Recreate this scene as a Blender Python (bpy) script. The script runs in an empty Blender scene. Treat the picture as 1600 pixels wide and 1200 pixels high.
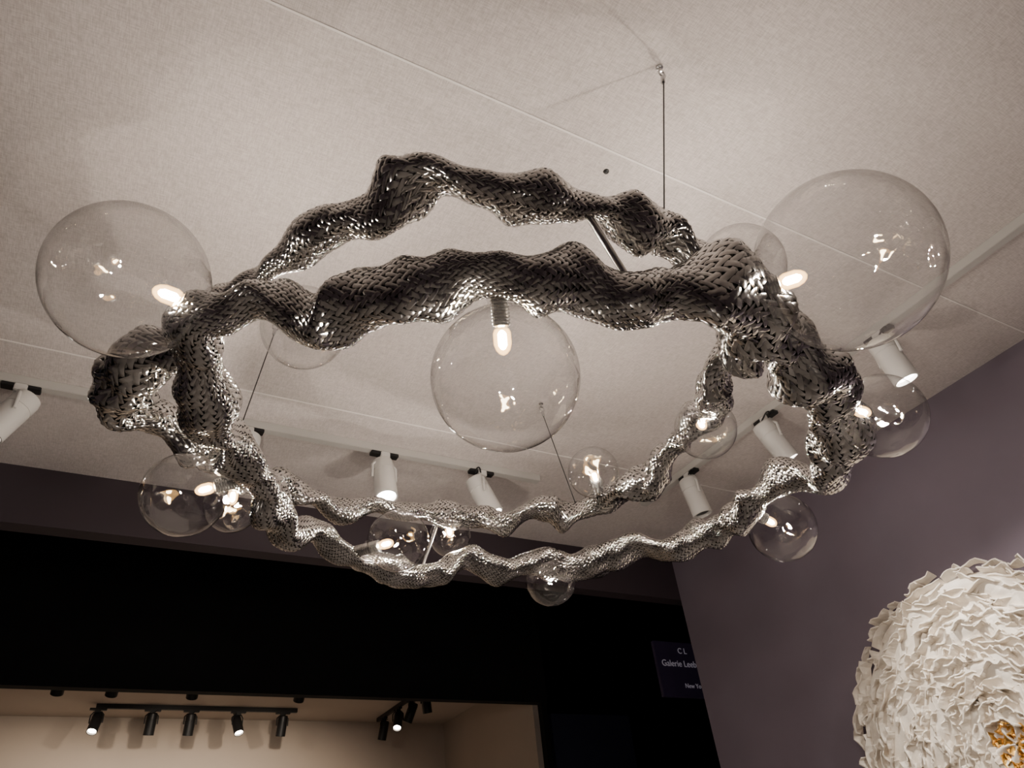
import bpy, bmesh, math, random
import numpy as np
from mathutils import Vector, Matrix
random.seed(7); rng=np.random.default_rng(7)
S=bpy.context.scene
COL=S.collection
H=3.3   # ceiling height

# ---------------------------------------------------------------- materials
def mat(name, col=(.8,.8,.8), rough=.5, metal=0.0, emit=None, estr=0, spec=None):
    m=bpy.data.materials.new(name); m.use_nodes=True
    b=m.node_tree.nodes["Principled BSDF"]
    b.inputs["Base Color"].default_value=(*col,1); b.inputs["Roughness"].default_value=rough
    b.inputs["Metallic"].default_value=metal
    if spec is not None: b.inputs["Specular IOR Level"].default_value=spec
    if emit: 
        b.inputs["Emission Color"].default_value=(*emit,1); b.inputs["Emission Strength"].default_value=estr
    return m
def add_noise(m, scale, c1, c2, bump=0.0, bscale=None, detail=4, dist=.01, lo=.3, hi=.7):
    nt=m.node_tree; N=nt.nodes; L=nt.links; b=N["Principled BSDF"]
    tc=N.new("ShaderNodeTexCoord")
    n=N.new("ShaderNodeTexNoise"); n.inputs["Scale"].default_value=scale; n.inputs["Detail"].default_value=detail
    L.new(tc.outputs["Object"],n.inputs["Vector"])
    r=N.new("ShaderNodeValToRGB"); r.color_ramp.elements[0].color=(*c1,1); r.color_ramp.elements[1].color=(*c2,1)
    r.color_ramp.elements[0].position=lo; r.color_ramp.elements[1].position=hi
    L.new(n.outputs["Fac"],r.inputs["Fac"]); L.new(r.outputs["Color"],b.inputs["Base Color"])
    if bump>0:
        n2=N.new("ShaderNodeTexNoise"); n2.inputs["Scale"].default_value=bscale or scale*4; n2.inputs["Detail"].default_value=5
        L.new(tc.outputs["Object"],n2.inputs["Vector"])
        bp=N.new("ShaderNodeBump"); bp.inputs["Strength"].default_value=bump; bp.inputs["Distance"].default_value=dist
        L.new(n2.outputs["Fac"],bp.inputs["Height"]); L.new(bp.outputs["Normal"],b.inputs["Normal"])
    return m
# canvas ceiling : woven cloth
M_ceil=mat("stretched_canvas",(.62,.58,.56),.85)
def canvas(m):
    nt=m.node_tree; N=nt.nodes; L=nt.links; b=N["Principled BSDF"]
    tc=N.new("ShaderNodeTexCoord")
    outs=[]
    for sc in ((420,45,1),(45,420,1)):
        mp=N.new("ShaderNodeMapping"); mp.inputs["Scale"].default_value=sc
        L.new(tc.outputs["Object"],mp.inputs["Vector"])
        n=N.new("ShaderNodeTexNoise"); n.inputs["Scale"].default_value=1.0; n.inputs["Detail"].default_value=2
        L.new(mp.outputs["Vector"],n.inputs["Vector"]); outs.append(n)
    ad=N.new("ShaderNodeMath"); ad.operation="ADD"
    L.new(outs[0].outputs["Fac"],ad.inputs[0]); L.new(outs[1].outputs["Fac"],ad.inputs[1])
    r=N.new("ShaderNodeMapRange"); r.inputs["From Min"].default_value=.7; r.inputs["From Max"].default_value=1.3
    L.new(ad.outputs[0],r.inputs["Value"])
    mx=N.new("ShaderNodeMix"); mx.data_type="RGBA"
    mx.inputs["A"].default_value=(.49,.447,.43,1); mx.inputs["B"].default_value=(.72,.665,.645,1)
    L.new(r.outputs["Result"],mx.inputs["Factor"]); L.new(mx.outputs["Result"],b.inputs["Base Color"])
    bp=N.new("ShaderNodeBump"); bp.inputs["Strength"].default_value=.3; bp.inputs["Distance"].default_value=.0012
    L.new(ad.outputs[0],bp.inputs["Height"]); L.new(bp.outputs["Normal"],b.inputs["Normal"])
canvas(M_ceil)
M_seam=mat("canvas_seam",(.84,.80,.78),.8)
M_wall=add_noise(mat("plum_grey_paint",rough=.75),2.2,(.146,.120,.152),(.168,.140,.176),.08,350,dist=.001)
M_fascia=add_noise(mat("plum_fascia_paint",rough=.7),2,(.030,.020,.027),(.036,.025,.033),.05,300,dist=.001)
M_black=add_noise(mat("black_cloth",rough=.95),3,(.0025,.0025,.003),(.004,.004,.005))
M_navy=add_noise(mat("navy_panel",rough=.7),3,(.016,.018,.045),(.022,.024,.055))
M_beige=add_noise(mat("beige_paint",rough=.8),2,(.44,.375,.315),(.48,.405,.34))
M_floor=add_noise(mat("grey_carpet",rough=.95),4,(.28,.265,.25),(.34,.32,.31),.3,400)
M_white=add_noise(mat("white_enamel",rough=.35),5,(.60,.59,.57),(.64,.63,.61))
M_rail=add_noise(mat("grey_white_rail",rough=.4),5,(.46,.45,.43),(.50,.49,.47))
M_blackmetal=mat("black_metal",(.012,.012,.013),.45,.3)
M_wire=mat("steel_cable",(.05,.05,.05),.35,.9)
M_clip=mat("steel_clip",(.6,.6,.6),.25,1)
M_lens=mat("spot_lens",(1,1,1),.3,0,(1,.93,.84),40)
M_lensw=mat("spot_lens_warm",(1,1,1),.3,0,(1,.86,.68),45)
M_bulb=mat("halogen_capsule",(1,1,1),.3,0,(1,.80,.50),200)
for m in (M_bulb,M_lens,M_lensw):
    try: m.cycles.emission_sampling='NONE'
    except Exception: pass
def glow_shell():  # emissive see-through shell, added to imitate the soft glow around each bulb
    m=bpy.data.materials.new("bulb_halo_shell"); m.use_nodes=True
    nt=m.node_tree; N=nt.nodes; L=nt.links
    for n in list(N): N.remove(n)
    out=N.new("ShaderNodeOutputMaterial"); mx=N.new("ShaderNodeMixShader"); tr=N.new("ShaderNodeBsdfTransparent")
    em=N.new("ShaderNodeEmission"); em.inputs["Color"].default_value=(1,.56,.20,1); em.inputs["Strength"].default_value=10
    lw=N.new("ShaderNodeLayerWeight"); lw.inputs["Blend"].default_value=.4
    mr=N.new("ShaderNodeMapRange"); mr.inputs["To Min"].default_value=.55; mr.inputs["To Max"].default_value=.0
    L.new(lw.outputs["Facing"],mr.inputs["Value"]); L.new(mr.outputs["Result"],mx.inputs["Fac"])
    L.new(tr.outputs[0],mx.inputs[1]); L.new(em.outputs[0],mx.inputs[2]); L.new(mx.outputs[0],out.inputs["Surface"])
    try: m.cycles.emission_sampling='NONE'
    except Exception: pass
    return m
M_halo=glow_shell()
M_nickel=add_noise(mat("nickel_socket",rough=.25,metal=1),30,(.62,.61,.60),(.7,.69,.67))
M_gapdark=mat("dark_gap_liner",(.03,.03,.03),.6,.6)  # dark inner tube, added so gaps between strands look shaded
def silver():
    m=mat("braided_silver_ribbon",(.5,.5,.5),.24,1.0)
    nt=m.node_tree; N=nt.nodes; L=nt.links; b=N["Principled BSDF"]
    tc=N.new("ShaderNodeTexCoord"); n=N.new("ShaderNodeTexNoise"); n.inputs["Scale"].default_value=22; n.inputs["Detail"].default_value=1
    L.new(tc.outputs["Object"],n.inputs["Vector"])
    r=N.new("ShaderNodeValToRGB"); r.color_ramp.elements[0].color=(.44,.43,.415,1); r.color_ramp.elements[1].color=(.74,.725,.70,1)
    r.color_ramp.elements[0].position=.3; r.color_ramp.elements[1].position=.7
    L.new(n.outputs["Fac"],r.inputs["Fac"]); L.new(r.outputs["Color"],b.inputs["Base Color"])
    mr=N.new("ShaderNodeMapRange"); mr.inputs["To Min"].default_value=.08; mr.inputs["To Max"].default_value=.22
    L.new(n.outputs["Fac"],mr.inputs["Value"]); L.new(mr.outputs["Result"],b.inputs["Roughness"])
    n2=N.new("ShaderNodeTexNoise"); n2.inputs["Scale"].default_value=75; n2.inputs["Detail"].default_value=1
    L.new(tc.outputs["Object"],n2.inputs["Vector"])
    bp=N.new("ShaderNodeBump"); bp.inputs["Strength"].default_value=.45; bp.inputs["Distance"].default_value=.003
    L.new(n2.outputs["Fac"],bp.inputs["Height"]); L.new(bp.outputs["Normal"],b.inputs["Normal"])
    return m
M_silver=silver()
def thin_glass():
    m=bpy.data.materials.new("blown_clear_glass"); m.use_nodes=True
    nt=m.node_tree; N=nt.nodes; L=nt.links
    for n in list(N): N.remove(n)
    out=N.new("ShaderNodeOutputMaterial"); mx=N.new("ShaderNodeMixShader")
    tr=N.new("ShaderNodeBsdfTransparent"); gl=N.new("ShaderNodeBsdfGlossy"); gl.inputs["Roughness"].default_value=.02
    lw=N.new("ShaderNodeLayerWeight"); lw.inputs["Blend"].default_value=.5
    pw=N.new("ShaderNodeMath"); pw.operation="POWER"; pw.inputs[1].default_value=4.2
    L.new(lw.outputs["Facing"],pw.inputs[0])
    ml=N.new("ShaderNodeMath"); ml.operation="MULTIPLY_ADD"; ml.inputs[1].default_value=.87; ml.inputs[2].default_value=.12
    L.new(pw.outputs[0],ml.inputs[0])
    cr=N.new("ShaderNodeMix"); cr.data_type="RGBA"; cr.inputs["A"].default_value=(1,1,1,1); cr.inputs["B"].default_value=(.55,.54,.53,1)
    L.new(pw.outputs[0],cr.inputs["Factor"]); L.new(cr.outputs["Result"],tr.inputs["Color"])
    tc=N.new("ShaderNodeTexCoord"); n=N.new("ShaderNodeTexNoise"); n.inputs["Scale"].default_value=16; n.inputs["Detail"].default_value=1
    L.new(tc.outputs["Object"],n.inputs["Vector"])
    bp=N.new("ShaderNodeBump"); bp.inputs["Strength"].default_value=.65; bp.inputs["Distance"].default_value=.02
    L.new(n.outputs["Fac"],bp.inputs["Height"]); L.new(bp.outputs["Normal"],gl.inputs["Normal"])
    L.new(ml.outputs[0],mx.inputs["Fac"]); L.new(tr.outputs[0],mx.inputs[1]); L.new(gl.outputs[0],mx.inputs[2])
    L.new(mx.outputs[0],out.inputs["Surface"])
    return m
M_glass=thin_glass()
M_plaster=add_noise(mat("porcelain_plaster",rough=.6),12,(.72,.65,.56),(.84,.78,.70),.3,60,dist=.004)
M_gold=add_noise(mat("gold_leaf",rough=.28,metal=1),20,(.75,.42,.10),(.95,.62,.2),.3,50,dist=.004)
M_sign=mat("dark_violet_sign",(.035,.024,.055),.6,0,(.05,.03,.08),.035)  # faint emission put into the board, since no lamp reaches it
M_text=mat("sign_lettering",(.6,.58,.62),.6,0,(.5,.45,.55),.16)  # letters given their own glow to stay visible on the unlit sign

# ---------------------------------------------------------------- helpers
def empty(name, loc=(0,0,0)):
    e=bpy.data.objects.new(name,None); e.location=loc; e.empty_display_size=.1; COL.objects.link(e); return e
def link(o,parent=None):
    COL.objects.link(o)
    if parent:
        o.parent=parent; o.matrix_parent_inverse=Matrix.Translation(parent.location).inverted()
    return o
def mobj(name,verts,faces,m,parent=None,smooth=False):
    me=bpy.data.meshes.new(name); me.from_pydata([tuple(v) for v in verts],[],[tuple(f) for f in faces]); me.update()
    if m: me.materials.append(m)
    if smooth: me.polygons.foreach_set("use_smooth",[True]*len(me.polygons))
    return link(bpy.data.objects.new(name,me),parent)
def box(name,lo,hi,m,parent=None,bevel=0):
    bm=bmesh.new(); bmesh.ops.create_cube(bm,size=1)
    c=[(a+b)/2 for a,b in zip(lo,hi)]; s=[b-a for a,b in zip(lo,hi)]
    for v in bm.verts: v.co=Vector((v.co.x*s[0]+c[0],v.co.y*s[1]+c[1],v.co.z*s[2]+c[2]))
    if bevel: bmesh.ops.bevel(bm,geom=list(bm.edges),offset=bevel,segments=2,affect='EDGES')
    me=bpy.data.meshes.new(name); bm.to_mesh(me); bm.free(); me.materials.append(m)
    return link(bpy.data.objects.new(name,me),parent)
def lathe(name,prof,m,origin,axis,parent=None,seg=28,smooth=True):
    """prof: list (r,z) revolved round z then aimed along axis"""
    q=Vector((0,0,1)).rotation_difference(Vector(axis).normalized()); o=Vector(origin)
    vs=[];fs=[];n=len(prof)
    for r,z in prof:
        for k in range(seg):
            a=2*math.pi*k/seg; vs.append(o+q@Vector((r*math.cos(a),r*math.sin(a),z)))
    for i in range(n-1):
        for k in range(seg):
            fs.append((i*seg+k,i*seg+(k+1)%seg,(i+1)*seg+(k+1)%seg,(i+1)*seg+k))
    fs.append(tuple(range(seg))[::-1]); fs.append(tuple((n-1)*seg+k for k in range(seg)))
    ob=mobj(name,vs,fs,m,parent,smooth)
    if smooth:
        ob.data.polygons.foreach_set("use_smooth",[len(p.vertices)==4 for p in ob.data.polygons])
        md=ob.modifiers.new("edge","EDGE_SPLIT"); md.split_angle=math.radians(40)
    return ob
def tube(name,pts,r,m,parent=None):
    cu=bpy.data.curves.new(name,"CURVE"); cu.dimensions="3D"; cu.bevel_depth=r; cu.bevel_resolution=3; cu.use_fill_caps=True
    sp=cu.splines.new("POLY"); sp.points.add(len(pts)-1)
    for p,q in zip(sp.points,pts): p.co=(*q,1)
    cu.materials.append(m); return link(bpy.data.objects.new(name,cu),parent)
def spot(name,loc,target,energy,angle,col,parent=None,rad=.03,blend=.6):
    l=bpy.data.lights.new(name,"SPOT"); l.energy=energy; l.spot_size=math.radians(angle); l.spot_blend=blend; l.color=col; l.shadow_soft_size=rad
    o=bpy.data.objects.new(name,l); o.location=loc
    d=Vector(target)-Vector(loc); o.rotation_euler=d.to_track_quat('-Z','Y').to_euler()
    return link(o,parent)

# ---------------------------------------------------------------- room shell
XR=3.07; YB=3.19; XL=-3.0; YF=-2.6
box("floor",(-7,-4,-.1),(9,10,0),M_floor)
box("ceiling",(XL,YF,H),(XR,YB,H+.04),M_ceil)
box("wall_right",(XR,YF,0),(XR+.12,YB,H),M_wall)
box("wall_left",(XL-.12,YF,0),(XL,YB,H),M_wall)
box("wall_front",(XL-.12,YF-.12,0),(XR+.12,YF,H),M_wall)
box("trim_1",(XL-.12,YB,H-.25),(XR+.12,YB+.08,H+.06),M_fascia)
for i,y in enumerate((-.56,.90,2.36)):
    box("trim_%d"%(i+2),(XL,y-.003,H-.0015),(XR,y+.003,H+.001),M_seam)

# ---------------------------------------------------------------- opposite booth and aisle
bo=empty("exhibition_booth",(1,6.4,0))
BX0,BX1,BY0,BY1=-3.5,3.41,5.47,7.25
box("back_panel",(BX0,BY1,0),(BX1,BY1+.1,H),M_beige,bo)
box("side_panel_right",(BX1,BY0+.06,0),(BX1+.05,BY1+.1,H),M_beige,bo)
box("outer_skin",(BX1+.05,BY0,0),(BX1+.1,BY1+.1,H+1.2),M_black,bo)
box("side_panel_left",(BX0-.1,BY0,0),(BX0,BY1+.1,H),M_beige,bo)
box("booth_ceiling",(BX0,BY0+.06,H),(BX1,BY1,H+.04),M_beige,bo)
box("header_panel",(BX0-.1,BY0-.02,3.05),(BX1+.1,BY0+.06,4.6),M_black,bo)
nv=box("navy_partition",(3.56,5.5,0),(4.36,5.6,2.98),M_navy,bo)
# hall backdrop drapes
box("wall_back",(-8,10.0,0),(10,10.1,7),M_black)

# aisle sign
sg=empty("aisle_sign",(3.85,4.0,2.9))
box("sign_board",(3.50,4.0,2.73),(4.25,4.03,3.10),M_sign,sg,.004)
box("sign_post",(4.18,4.035,0),(4.24,4.09,3.10),M_blackmetal,sg)
def text(body,loc,size,parent,al="LEFT"):
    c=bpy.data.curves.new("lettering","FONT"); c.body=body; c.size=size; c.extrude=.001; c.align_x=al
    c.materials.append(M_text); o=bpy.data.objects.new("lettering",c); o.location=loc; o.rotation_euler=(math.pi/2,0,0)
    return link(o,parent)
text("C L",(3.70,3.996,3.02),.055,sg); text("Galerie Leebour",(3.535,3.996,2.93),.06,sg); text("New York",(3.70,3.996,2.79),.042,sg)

# ---------------------------------------------------------------- track lights
def track(x0,y0,x1,y1,heads,hmat,body,z=H,parent_name="track_light",scale=1.0,lens=M_lens,energy=25,col=(1,.91,.81),ang=60):
    e=empty(parent_name,((x0+x1)/2,(y0+y1)/2,z))
    w=.018*scale
    if abs(x1-x0)>abs(y1-y0): box("rail",(x0,y0-w,z-.034),(x1,y0+w,z),body,e,.002)
    else: box("rail",(x0-w,y0,z-.034),(x0+w,y1,z),body,e,.002)
    for hd in heads:
        hx,hy,tx,ty,tz,on=hd[:6]; en=hd[6] if len(hd)>6 else energy
        zt=z-.034
        box("adapter",(hx-.02,hy-.02,zt-.03),(hx+.02,hy+.02,zt),hmat,e,.003)
        if abs(x1-x0)>abs(y1-y0): box("adapter_shoe",(hx-.06,hy-.016,zt-.014),(hx+.06,hy+.016,zt+.002),M_blackmetal,e,.002)
        else: box("adapter_shoe",(hx-.016,hy-.06,zt-.014),(hx+.016,hy+.06,zt+.002),M_blackmetal,e,.002)
        piv=Vector((hx,hy,zt-.115*scale)); d=(Vector((tx,ty,tz))-piv).normalized()
        r=.046*scale; Lh=.19*scale
        st=piv-d*(Lh*.45)
        lathe("spot_body",[(r*.80,0),(r*.93,.004),(r*.97,.012),(r,.02),(r,Lh*.30),(r*.96,Lh*.305),(r*.96,Lh*.32),(r,Lh*.325),(r,Lh),(r*.86,Lh),(r*.80,Lh-.018)],hmat,st,d,e)
        lathe("spot_lens",[(r*.80,Lh-.017),(r*.76,Lh-.013)],lens if on else M_blackmetal,st,d,e)
        s=d.cross(Vector((0,0,1)))
        if s.length<.05: s=Vector((1,0,0))
        s.normalize()
        rr=r+.008
        top=Vector((hx,hy,zt-.03))
        pts=[piv+s*rr-Vector((0,0,.008)), piv+s*rr+Vector((0,0,.05)), piv+s*rr*.6+Vector((0,0,.072)), top+Vector((0,0,-.004)), piv-s*rr*.6+Vector((0,0,.072)), piv-s*rr+Vector((0,0,.05)), piv-s*rr-Vector((0,0,.008))]
        tube("yoke",pts,.006*scale,hmat,e)
        bk=st
        c=[top.lerp(bk,t)+s*(.05*math.sin(math.pi*t))+Vector((0,0,.035*math.sin(math.pi*t))) for t in [i/12 for i in range(13)]]
        c=[p if p.z<zt-.006 else Vector((p.x,p.y,zt-.006)) for p in c]
        tube("power_lead",c,.0035,M_blackmetal,e)
        if on:
            spot("spot_lamp",tuple(st+d*(Lh+.005)),(tx,ty,tz),en,ang,col,e,rad=.025)
    return e
tl1=track(-1.9,2.56,1.745,2.56,[(-.35,2.56,-.75,2.5,2.2,1),(.413,2.56,.3,2.6,2.0,0),(.976,2.56,1.0,2.35,2.2,1),(1.438,2.56,1.75,2.45,2.4,1)],M_white,M_rail,energy=50)
tl2=track(2.4,-1.2,2.4,2.60,[(2.4,1.126,2.62,1.08,2.2,1),(2.4,1.726,2.75,1.65,2.4,1,75),(2.4,2.244,2.55,2.2,2.2,0),(2.4,.25,2.9,1.2,2.0,1,100)],M_white,M_rail,energy=60)  # last head is out of view, added for shadows on the wall relief
tl3_fill=track(-1.6,-1.6,2.2,-1.6,[(-1.0,-1.6,-.9,-1.2,0,1),(.2,-1.6,.3,-1.2,0,1),(1.4,-1.6,1.5,-1.2,0,1)],M_white,M_rail,energy=25)  # unseen track behind the camera, added as fill bounced off the floor
tl4=track(.26,6.83,1.82,6.83,[(.28,6.83,.1,6.35,2.2,1),(.67,6.83,.66,7.2,1.9,0),(.96,6.83,.95,7.2,1.9,0),(1.33,6.83,1.50,6.4,2.3,1),(1.70,6.83,1.68,7.2,1.9,0)],M_blackmetal,M_blackmetal,lens=M_lensw,energy=45,col=(1,.84,.68),scale=.85)
tl5=track(2.66,5.9,2.66,7.1,[(2.66,5.98,2.9,6.2,2.0,0),(2.66,6.3,2.3,6.7,2.0,0),(2.66,6.6,2.4,6.2,2.4,1),(2.66,6.95,2.5,7.2,2.0,0)],M_blackmetal,M_blackmetal,lens=M_lensw,energy=60,col=(1,.84,.68),scale=.85)
tl6=track(-1.5,5.75,2.0,5.75,[(-.02,5.75,-.1,7.2,1.5,1),(.3,5.75,.2,6.9,1.9,0),(.8,5.75,.9,7.2,1.5,1),(1.55,5.75,1.6,7.2,1.5,1)],M_blackmetal,M_blackmetal,lens=M_lensw,energy=50,col=(1,.84,.68),scale=.85,ang=130)

# ---------------------------------------------------------------- chandelier
ch=empty("chandelier",(.85,1.35,2.7))
A0="76,1172,49 126,1156,52 191,1124,50 260,1105,59 318,1047,52 374,988,62 436,946,62 495,898,54 547,865,51 614,832,57 681,822,53 748,809,57 826,786,64 904,759,71 971,718,75 1042,708,77 1152,755,78 1284,797,76 1433,855,70 1591,926,70 1738,1054,68 1831,1191,61 1784,1302,53 1781,1467,51 1759,1644,47 1693,1769,48 1608,1876,49 1520,1986,54 1384,2025,49 1273,2102,45 1142,2139,44 983,2211,44 837,2191,38 700,2141,35 565,2069,39 465,2022,52 396,1897,50 311,1757,46 220,1608,46 158,1487,51 118,1375,57 75,1266,56"
B0="177,1257,28 200,1183,35 233,1104,40 276,1066,44 320,993,39 352,933,45 384,892,62 426,846,48 496,815,45 558,795,49 630,789,46 700,776,40 777,769,43 857,762,53 939,776,50 1018,794,47 1117,818,58 1264,877,68 1380,964,72 1463,1039,60 1391,1077,48 1425,1176,46 1554,1258,43 1543,1344,44 1565,1455,45 1599,1615,48 1570,1742,54 1555,1897,46 1459,2007,47 1321,2052,39 1215,2150,42 1081,2193,46 921,2166,34 784,2176,33 655,2193,39 545,2183,42 433,2152,57 312,2047,62 186,1959,55 79,1927,53 2,1889,60 -30,1746,65 9,1592,59 84,1483,53 141,1339,36"
def parse(s,z):
    return np.array([[float(a)/1000 for a in t.split(",")] for t in s.split()])
def ring(name,data,z0,N,seed,flat=.62,rs=.95,lumps=1.0):
    r_=np.random.default_rng(seed)
    C=parse(data,z0); n=len(C)
    K=40; out=[]
    for i in range(n):
        p0,p1,p2,p3=C[(i-1)%n],C[i],C[(i+1)%n],C[(i+2)%n]
        for k in range(K):
            t=k/K
            out.append(.5*((2*p1)+(-p0+p2)*t+(2*p0-5*p1+4*p2-p3)*t*t+(-p0+3*p1-3*p2+p3)*t**3))
    out=np.array(out); cl=np.vstack([out,out[:1]])
    seg=np.linalg.norm(np.diff(cl[:,:2],axis=0),axis=1); s=np.concatenate([[0],np.cumsum(seg)]); Lt=s[-1]
    M=3000; si=np.linspace(0,Lt,M+1)
    x=np.interp(si,s,cl[:,0]); y=np.interp(si,s,cl[:,1]); rad=np.interp(si,s,cl[:,2])*rs
    ph=si/Lt*2*np.pi
    z=z0+sum(a*np.sin(k*ph+p) for a,k,p in zip((.008,.012,.012,.008),(5,9,17,25),r_.uniform(0,6.28,4)))
    def sm(v,w):
        v=v[:-1]; k=np.ones(w)/w; vv=np.concatenate([v[-w:],v,v[:w]]); vv=np.convolve(vv,k,"same")[w:-w]; return np.append(vv,vv[0])
    x=sm(sm(x,31),31);y=sm(sm(y,31),31);rad=sm(rad,25)
    def grad(v):
        v=v[:-1]; g=(np.roll(v,-1)-np.roll(v,1))/2; return np.append(g,g[0])
    tx,ty=sm(sm(grad(x),81),41),sm(sm(grad(y),81),41); tl=np.hypot(tx,ty); tx/=tl; ty/=tl
    side=np.stack([ty,-tx,0*tx],1)
    def noise(ks,amp):
        return sum(amp/len(ks)**.5*np.sin(k*ph+p) for k,p in zip(ks,r_.uniform(0,6.28,len(ks))))
    tw=noise((3,7,11,16),1.4)
    flatn=np.clip(flat+noise((9,14,21),.16),.42,1.05)
    wid=1+noise((12,19,27),.13)
    lump=[(m,int(k),r_.uniform(0,6.28),a*lumps) for m,k,a in ((1,21,.09),(1,-33,.07),(2,17,.08),(2,-25,.06),(3,29,.045),(1,47,.05),(3,-51,.03),(2,61,.03))]
    fold=[(r_.uniform(0,2*np.pi),r_.uniform(.018,.036),r_.uniform(.18,.36)*lumps,r_.uniform(-2,2)) for _ in range(26)]
    def surf(sidx,th,off):
        I=lambda v: np.interp(sidx,np.arange(M+1),v)
        phx=I(ph); R=I(rad); t=I(tw); f=I(flatn)
        a=th-t
        l=I(wid)+sum(A*np.sin(m*th+k*phx+p) for m,k,p,A in lump)
        for c,w,A,sl in fold:
            dd=(phx+sl*.04*np.sin(th)-c+np.pi)%(2*np.pi)-np.pi
            l=l+A*.8*np.exp(-(dd/w)**2)*np.sin(th+c*7)
        rr=R*l
        px=rr*np.cos(a)*1.08; pz=rr*np.sin(a)*f*1.08
        nx=np.cos(a)*f; nz=np.sin(a); nl=np.hypot(nx,nz)+1e-9
        px=px+off*nx/nl; pz=pz+off*nz/nl
        u=px*np.cos(t)-pz*np.sin(t); v=px*np.sin(t)+pz*np.cos(t)
        cx,cy,cz=I(x),I(y),I(z); sx,sy=I(side[:,0]),I(side[:,1])
        return np.stack([cx+u*sx,cy+u*sy,cz+v],-1)
    ds=Lt/M; kap=np.concatenate([[0],np.cumsum(.60/rad[:-1]*ds)])
    tot=max(1,round(kap[-1]/(2*np.pi)))*2*np.pi; kap*=tot/kap[-1]
    ncross=int(tot*N/np.pi); P=int(ncross*4)
    kk=np.linspace(0,tot,P+1); sidx=np.interp(kk,kap,np.arange(M+1))
    rloc=np.interp(sidx,np.arange(M+1),rad)
    verts=[];faces=[];base=0
    width=2*np.pi/N*.42
    amp=.046*(rloc**.6*.055**.4)*26/N       # relief follows strand size
    for sg_ in (1,-1):
        for i in range(N):
            th=2*np.pi*i/N+sg_*kk
            und=sg_*amp*np.clip(1.4*np.cos(N*th/2-np.pi/4),-1,1)
            rows=[]
            for e,o in ((-1,-.42),(0,.18),(1,-.42)):
                rows.append(surf(sidx,th+e*width,und+o*amp))
            V=np.stack(rows,1).reshape(-1,3); verts.append(V)
            j=np.arange(P)*3+base
            for q in (0,1):
                faces.append(np.stack([j+q,j+q+1,j+q+4,j+q+3],1))
            base+=len(V)
    V=np.concatenate(verts); Fc=np.concatenate(faces)
    me=bpy.data.meshes.new(name); me.vertices.add(len(V)); me.vertices.foreach_set("co",V.ravel())
    me.loops.add(len(Fc)*4); me.loops.foreach_set("vertex_index",Fc.ravel().astype(np.int32))
    me.polygons.add(len(Fc)); me.polygons.foreach_set("loop_start",np.arange(len(Fc),dtype=np.int32)*4)
    me.polygons.foreach_set("use_smooth",np.ones(len(Fc),bool)); me.update(calc_edges=True); me.validate()
    me.materials.append(M_silver); link(bpy.data.objects.new(name,me),ch)
    m2=1200; k2=32; si2=np.linspace(0,M,m2,endpoint=False)
    g=np.stack([surf(si2,np.full(m2,2*np.pi*k/k2),-.008) for k in range(k2)],1).reshape(-1,3)
    f=[(a*k2+b,a*k2+(b+1)%k2,((a+1)%m2)*k2+(b+1)%k2,((a+1)%m2)*k2+b) for a in range(m2) for b in range(k2)]
    mobj(name+"_gap_liner",g,f,M_gapdark,ch,True)  # added liner that darkens the gaps in the weave
ring("braided_ring_lower",A0,2.6,32,3,.78,.99,.95)
ring("braided_ring_upper",B0,2.8,24,11,.74,.98,1.0)
PA=parse(A0,0);PB=parse(B0,0)
G=[(-0.059,1.177,2.640,0.1462,(0.06,1.175,2.62)),(0.621,0.977,2.460,0.1461,(.578,.90,2.585)),(1.179,0.545,2.600,0.1791,(1.06,.69,2.6)),(1.253,0.818,2.870,0.1091,None),(1.700,0.885,2.570,0.1097,None),(1.522,1.309,2.750,0.0929,None),(1.938,1.476,2.560,0.1089,None),(1.364,1.678,2.770,0.0841,(1.50,1.83,2.79)),(1.395,2.055,2.550,0.0866,None),(0.813,2.008,2.600,0.0959,None),(1.099,2.221,2.750,0.0739,None),(0.161,1.811,2.550,0.1046,None),(0.325,2.123,2.700,0.0811,None),(0.317,1.367,2.800,0.1013,None)]
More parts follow.
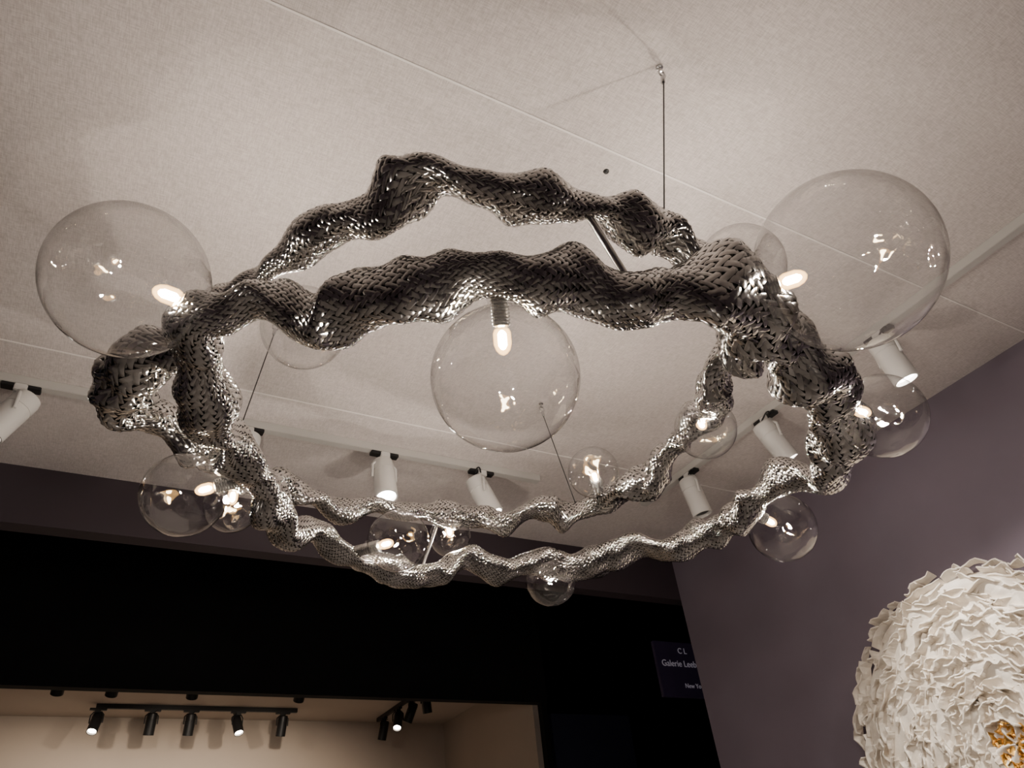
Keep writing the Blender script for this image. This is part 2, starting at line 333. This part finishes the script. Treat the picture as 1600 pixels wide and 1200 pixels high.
for gi,(gx,gy,gz,gr,att) in enumerate(G):
    c=Vector((gx,gy,gz))
    if att: a=Vector(att)
    else:
        best=None
        for P_,zz in ((PA,2.6),(PB,2.8)):
            for p in P_:
                q=Vector((p[0],p[1],zz)); 
                if best is None or (q-c).length<(best-c).length: best=q
        a=best
    d=(c-a); dist=d.length; d.normalize()
    neck=c-d*gr
    q=Vector((0,0,1)).rotation_difference(d)
    vs=[];fs=[];seg=64;rg=44; th0=math.asin(min(.9,.024/gr))
    prof=[(.026,-gr*math.cos(th0)-.012),(.0235,-gr*math.cos(th0)-.006)]
    for k in range(rg+1):
        t=th0+(math.pi-th0)*k/rg
        prof.append((gr*math.sin(t) if k<rg else .0001,-gr*math.cos(t)))
    for r,z in prof:
        for k in range(seg):
            an=2*math.pi*k/seg; vs.append(c+q@Vector((r*math.cos(an),r*math.sin(an),z)))
    n=len(prof)
    fs=[(i*seg+k,i*seg+(k+1)%seg,(i+1)*seg+(k+1)%seg,(i+1)*seg+k) for i in range(n-1) for k in range(seg)]
    mobj("glass_globe_%d"%(gi+1),vs,fs,M_glass,ch,True)
    s0=neck-d*max(.02,min(.06,dist-gr)); depth=.045 if gr>.12 else .03
    Ls=(neck-s0).length+depth; pr=[(.017,0)]
    nr=int(Ls/.006)
    for k in range(nr):
        z=Ls*k/nr; pr+=[(.019,z+.001),(.019,z+.0035),(.016,z+.0042)]
    pr+=[(.019,Ls),(.012,Ls+.003)]
    lathe("socket_%d"%(gi+1),pr,M_nickel,s0,d,ch,20)
    big=1.0 if gr>.12 else .85
    bl=[(.002,.004),(.006*big,.007),(.0090*big,.012),(.0090*big,.034*big),(.005*big,.041*big),(.001,.043*big)]
    lathe("bulb_%d"%(gi+1),bl,M_bulb,s0+d*(Ls+.004),d,ch,10)
    bl=[(.006*big,0),(.0145*big,.004),(.0180*big,.012),(.0180*big,.034*big),(.014*big,.046*big),(.008*big,.053*big),(.001,.056*big)]
    lathe("bulb_halo_%d"%(gi+1),bl,M_halo,s0+d*(Ls+.002),d,ch,18)  # added glow shell around the bulb
    tube("bulb_pin_%d"%(gi+1),[tuple(s0+d*(Ls-.002)),tuple(s0+d*(Ls+.008))],.0025,M_clip,ch)
    pl=bpy.data.lights.new("bulb_glow","POINT"); pl.energy=7.0 if gr>.12 else 5.6; pl.color=(1,.87,.745); pl.shadow_soft_size=.006
    po=bpy.data.objects.new("bulb_glow_%d"%(gi+1),pl); po.location=s0+d*(Ls+.006+.054*big+.012); link(po,ch)
for k,(a,b) in enumerate((((0.969,0.641,3.3),(0.949,0.761,2.83)),((0.355,1.933,3.3),(0.287,1.960,2.83)),((1.447,2.031,3.3),(1.488,1.965,2.82)))):
    a=Vector(a);b=Vector(b)
    tube("suspension_cable_%d"%(k+1),[tuple(a+Vector((0,0,-.05))),tuple(b)],.0018,M_wire,ch)
    lathe("ceiling_hook_%d"%(k+1),[(.009,0),(.009,.004),(.004,.006),(.003,.02)],M_clip,a,(0,0,-1),ch,12)
    pts=[a+Vector((.010*math.sin(t),0,-.030+.014*math.cos(t))) for t in [i/16*2*math.pi for i in range(17)]]
    tube("shackle_%d"%(k+1),[tuple(p) for p in pts],.0025,M_clip,ch)
    lathe("cable_clip_%d"%(k+1),[(.004,0),(.006,.002),(.006,.022),(.003,.026)],M_clip,a+Vector((0,0,-.04)),(b-a),ch,12)
tube("spreader_rod_1",[(0.730,0.772,2.79),(0.822,0.785,2.62)],.008,M_nickel,ch)
tube("spreader_rod_2",[(1.047,2.20,2.8),(0.975,2.20,2.6)],.005,M_nickel,ch)
lathe("ceiling_screw",[(.009,0),(.008,.003),(.003,.005)],M_wire,(1.029,.963,H),(0,0,-1),None,12)

# ---------------------------------------------------------------- wall sculpture
ws=empty("wall_sculpture",(XR,1.65,1.95))
CY,CZ,RR=1.65,1.95,.64
def L3(u,v,n): return (XR-n,CY-u,CZ+v)
vs=[];fs=[];rg=24;sg2=96
for i in range(rg+1):
    rr=.005+(RR-.03)*i/rg
    for k in range(sg2):
        a=2*math.pi*k/sg2; hgt=.03+.012*math.sin(rr*40+3*math.sin(a*3))*(1 if 0<i<rg else 0)
        if i==rg: hgt=.001
        vs.append(L3(rr*math.cos(a),rr*math.sin(a),hgt+.002))
for i in range(rg):
    for k in range(sg2): fs.append((i*sg2+k,i*sg2+(k+1)%sg2,(i+1)*sg2+(k+1)%sg2,(i+1)*sg2+k))
mobj("backing_disc",vs,fs,M_plaster,ws,True)
def petals(name,r0,r1,step,m,hb=(.028,.062),n_al=7,sc=1.0):
    V=[];Fs=[];r=r0
    while r<r1:
        L_=(.060+.05*(r/RR))*sc; cnt=max(5,int(2*math.pi*r/(L_*.78)))
        for c in range(cnt):
            a0=2*math.pi*c/cnt+rng.uniform(-.4,.4)*L_/r
            ln=L_*rng.uniform(.5,1.35); hgt=rng.uniform(*hb); rj=r+rng.uniform(-.010,.010)
            tilt=rng.uniform(-.32,.32); lean=rng.uniform(.1,.8)*.026*(1 if rng.random()<.88 else -.6); ph_=rng.uniform(0,6.28); fr=rng.uniform(.5,1.4); wv=rng.uniform(.002,.009)
            if r>RR-.06: lean=rng.uniform(.008,.024); tilt*=.6
            e0,e1=rng.uniform(.45,1),rng.uniform(.45,1)
            b=len(V); rows=3
            for j in range(rows):
                w=j/(rows-1)
                for k in range(n_al):
                    t=k/(n_al-1)-.5
                    edge=(e0*(.5-t)+e1*(.5+t))*(1+rng.uniform(-.12,.12)*(j==rows-1))
                    ang=a0+ln*t*(1-.12*w)/rj
                    rad_=rj+tilt*ln*t+lean*w+wv*math.sin(fr*6.28*t+ph_)*(.5+w)+rng.normal(0,.0012)
                    hh=.020+hgt*w*edge
                    V.append(L3(rad_*math.cos(ang),rad_*math.sin(ang),hh))
            for j in range(rows-1):
                for k in range(n_al-1):
                    q=b+j*n_al+k; Fs.append((q,q+1,q+n_al+1,q+n_al))
        r+=step
    o=mobj(name,V,Fs,m,ws,False)
    md=o.modifiers.new("thickness","SOLIDIFY"); md.thickness=.0055; md.offset=0
    return o
petals("porcelain_shards",.085,RR+.005,.026,M_plaster)
petals("gold_petals",.02,.075,.014,M_gold,(.015,.035),7,.8)

# ---------------------------------------------------------------- world + camera
w=bpy.data.worlds.new("World"); S.world=w; w.use_nodes=True
w.node_tree.nodes["Background"].inputs[0].default_value=(.02,.02,.025,1); w.node_tree.nodes["Background"].inputs[1].default_value=.4
cam=bpy.data.cameras.new("camera"); cam.lens=26.0; cam.sensor_width=36; cam.clip_start=.02
co=bpy.data.objects.new("camera",cam); COL.objects.link(co)
Rv=Vector((.871,-.4814,-.0968)).normalized(); Fv=Vector((.4403,.6781,.5886)).normalized()
Fv=(Fv-Rv*Fv.dot(Rv)).normalized(); Uv=Rv.cross(Fv)
Mx=Matrix((Rv,Uv,-Fv)).transposed().to_4x4(); Mx.translation=Vector((0,0,1.6)); co.matrix_world=Mx
S.camera=co
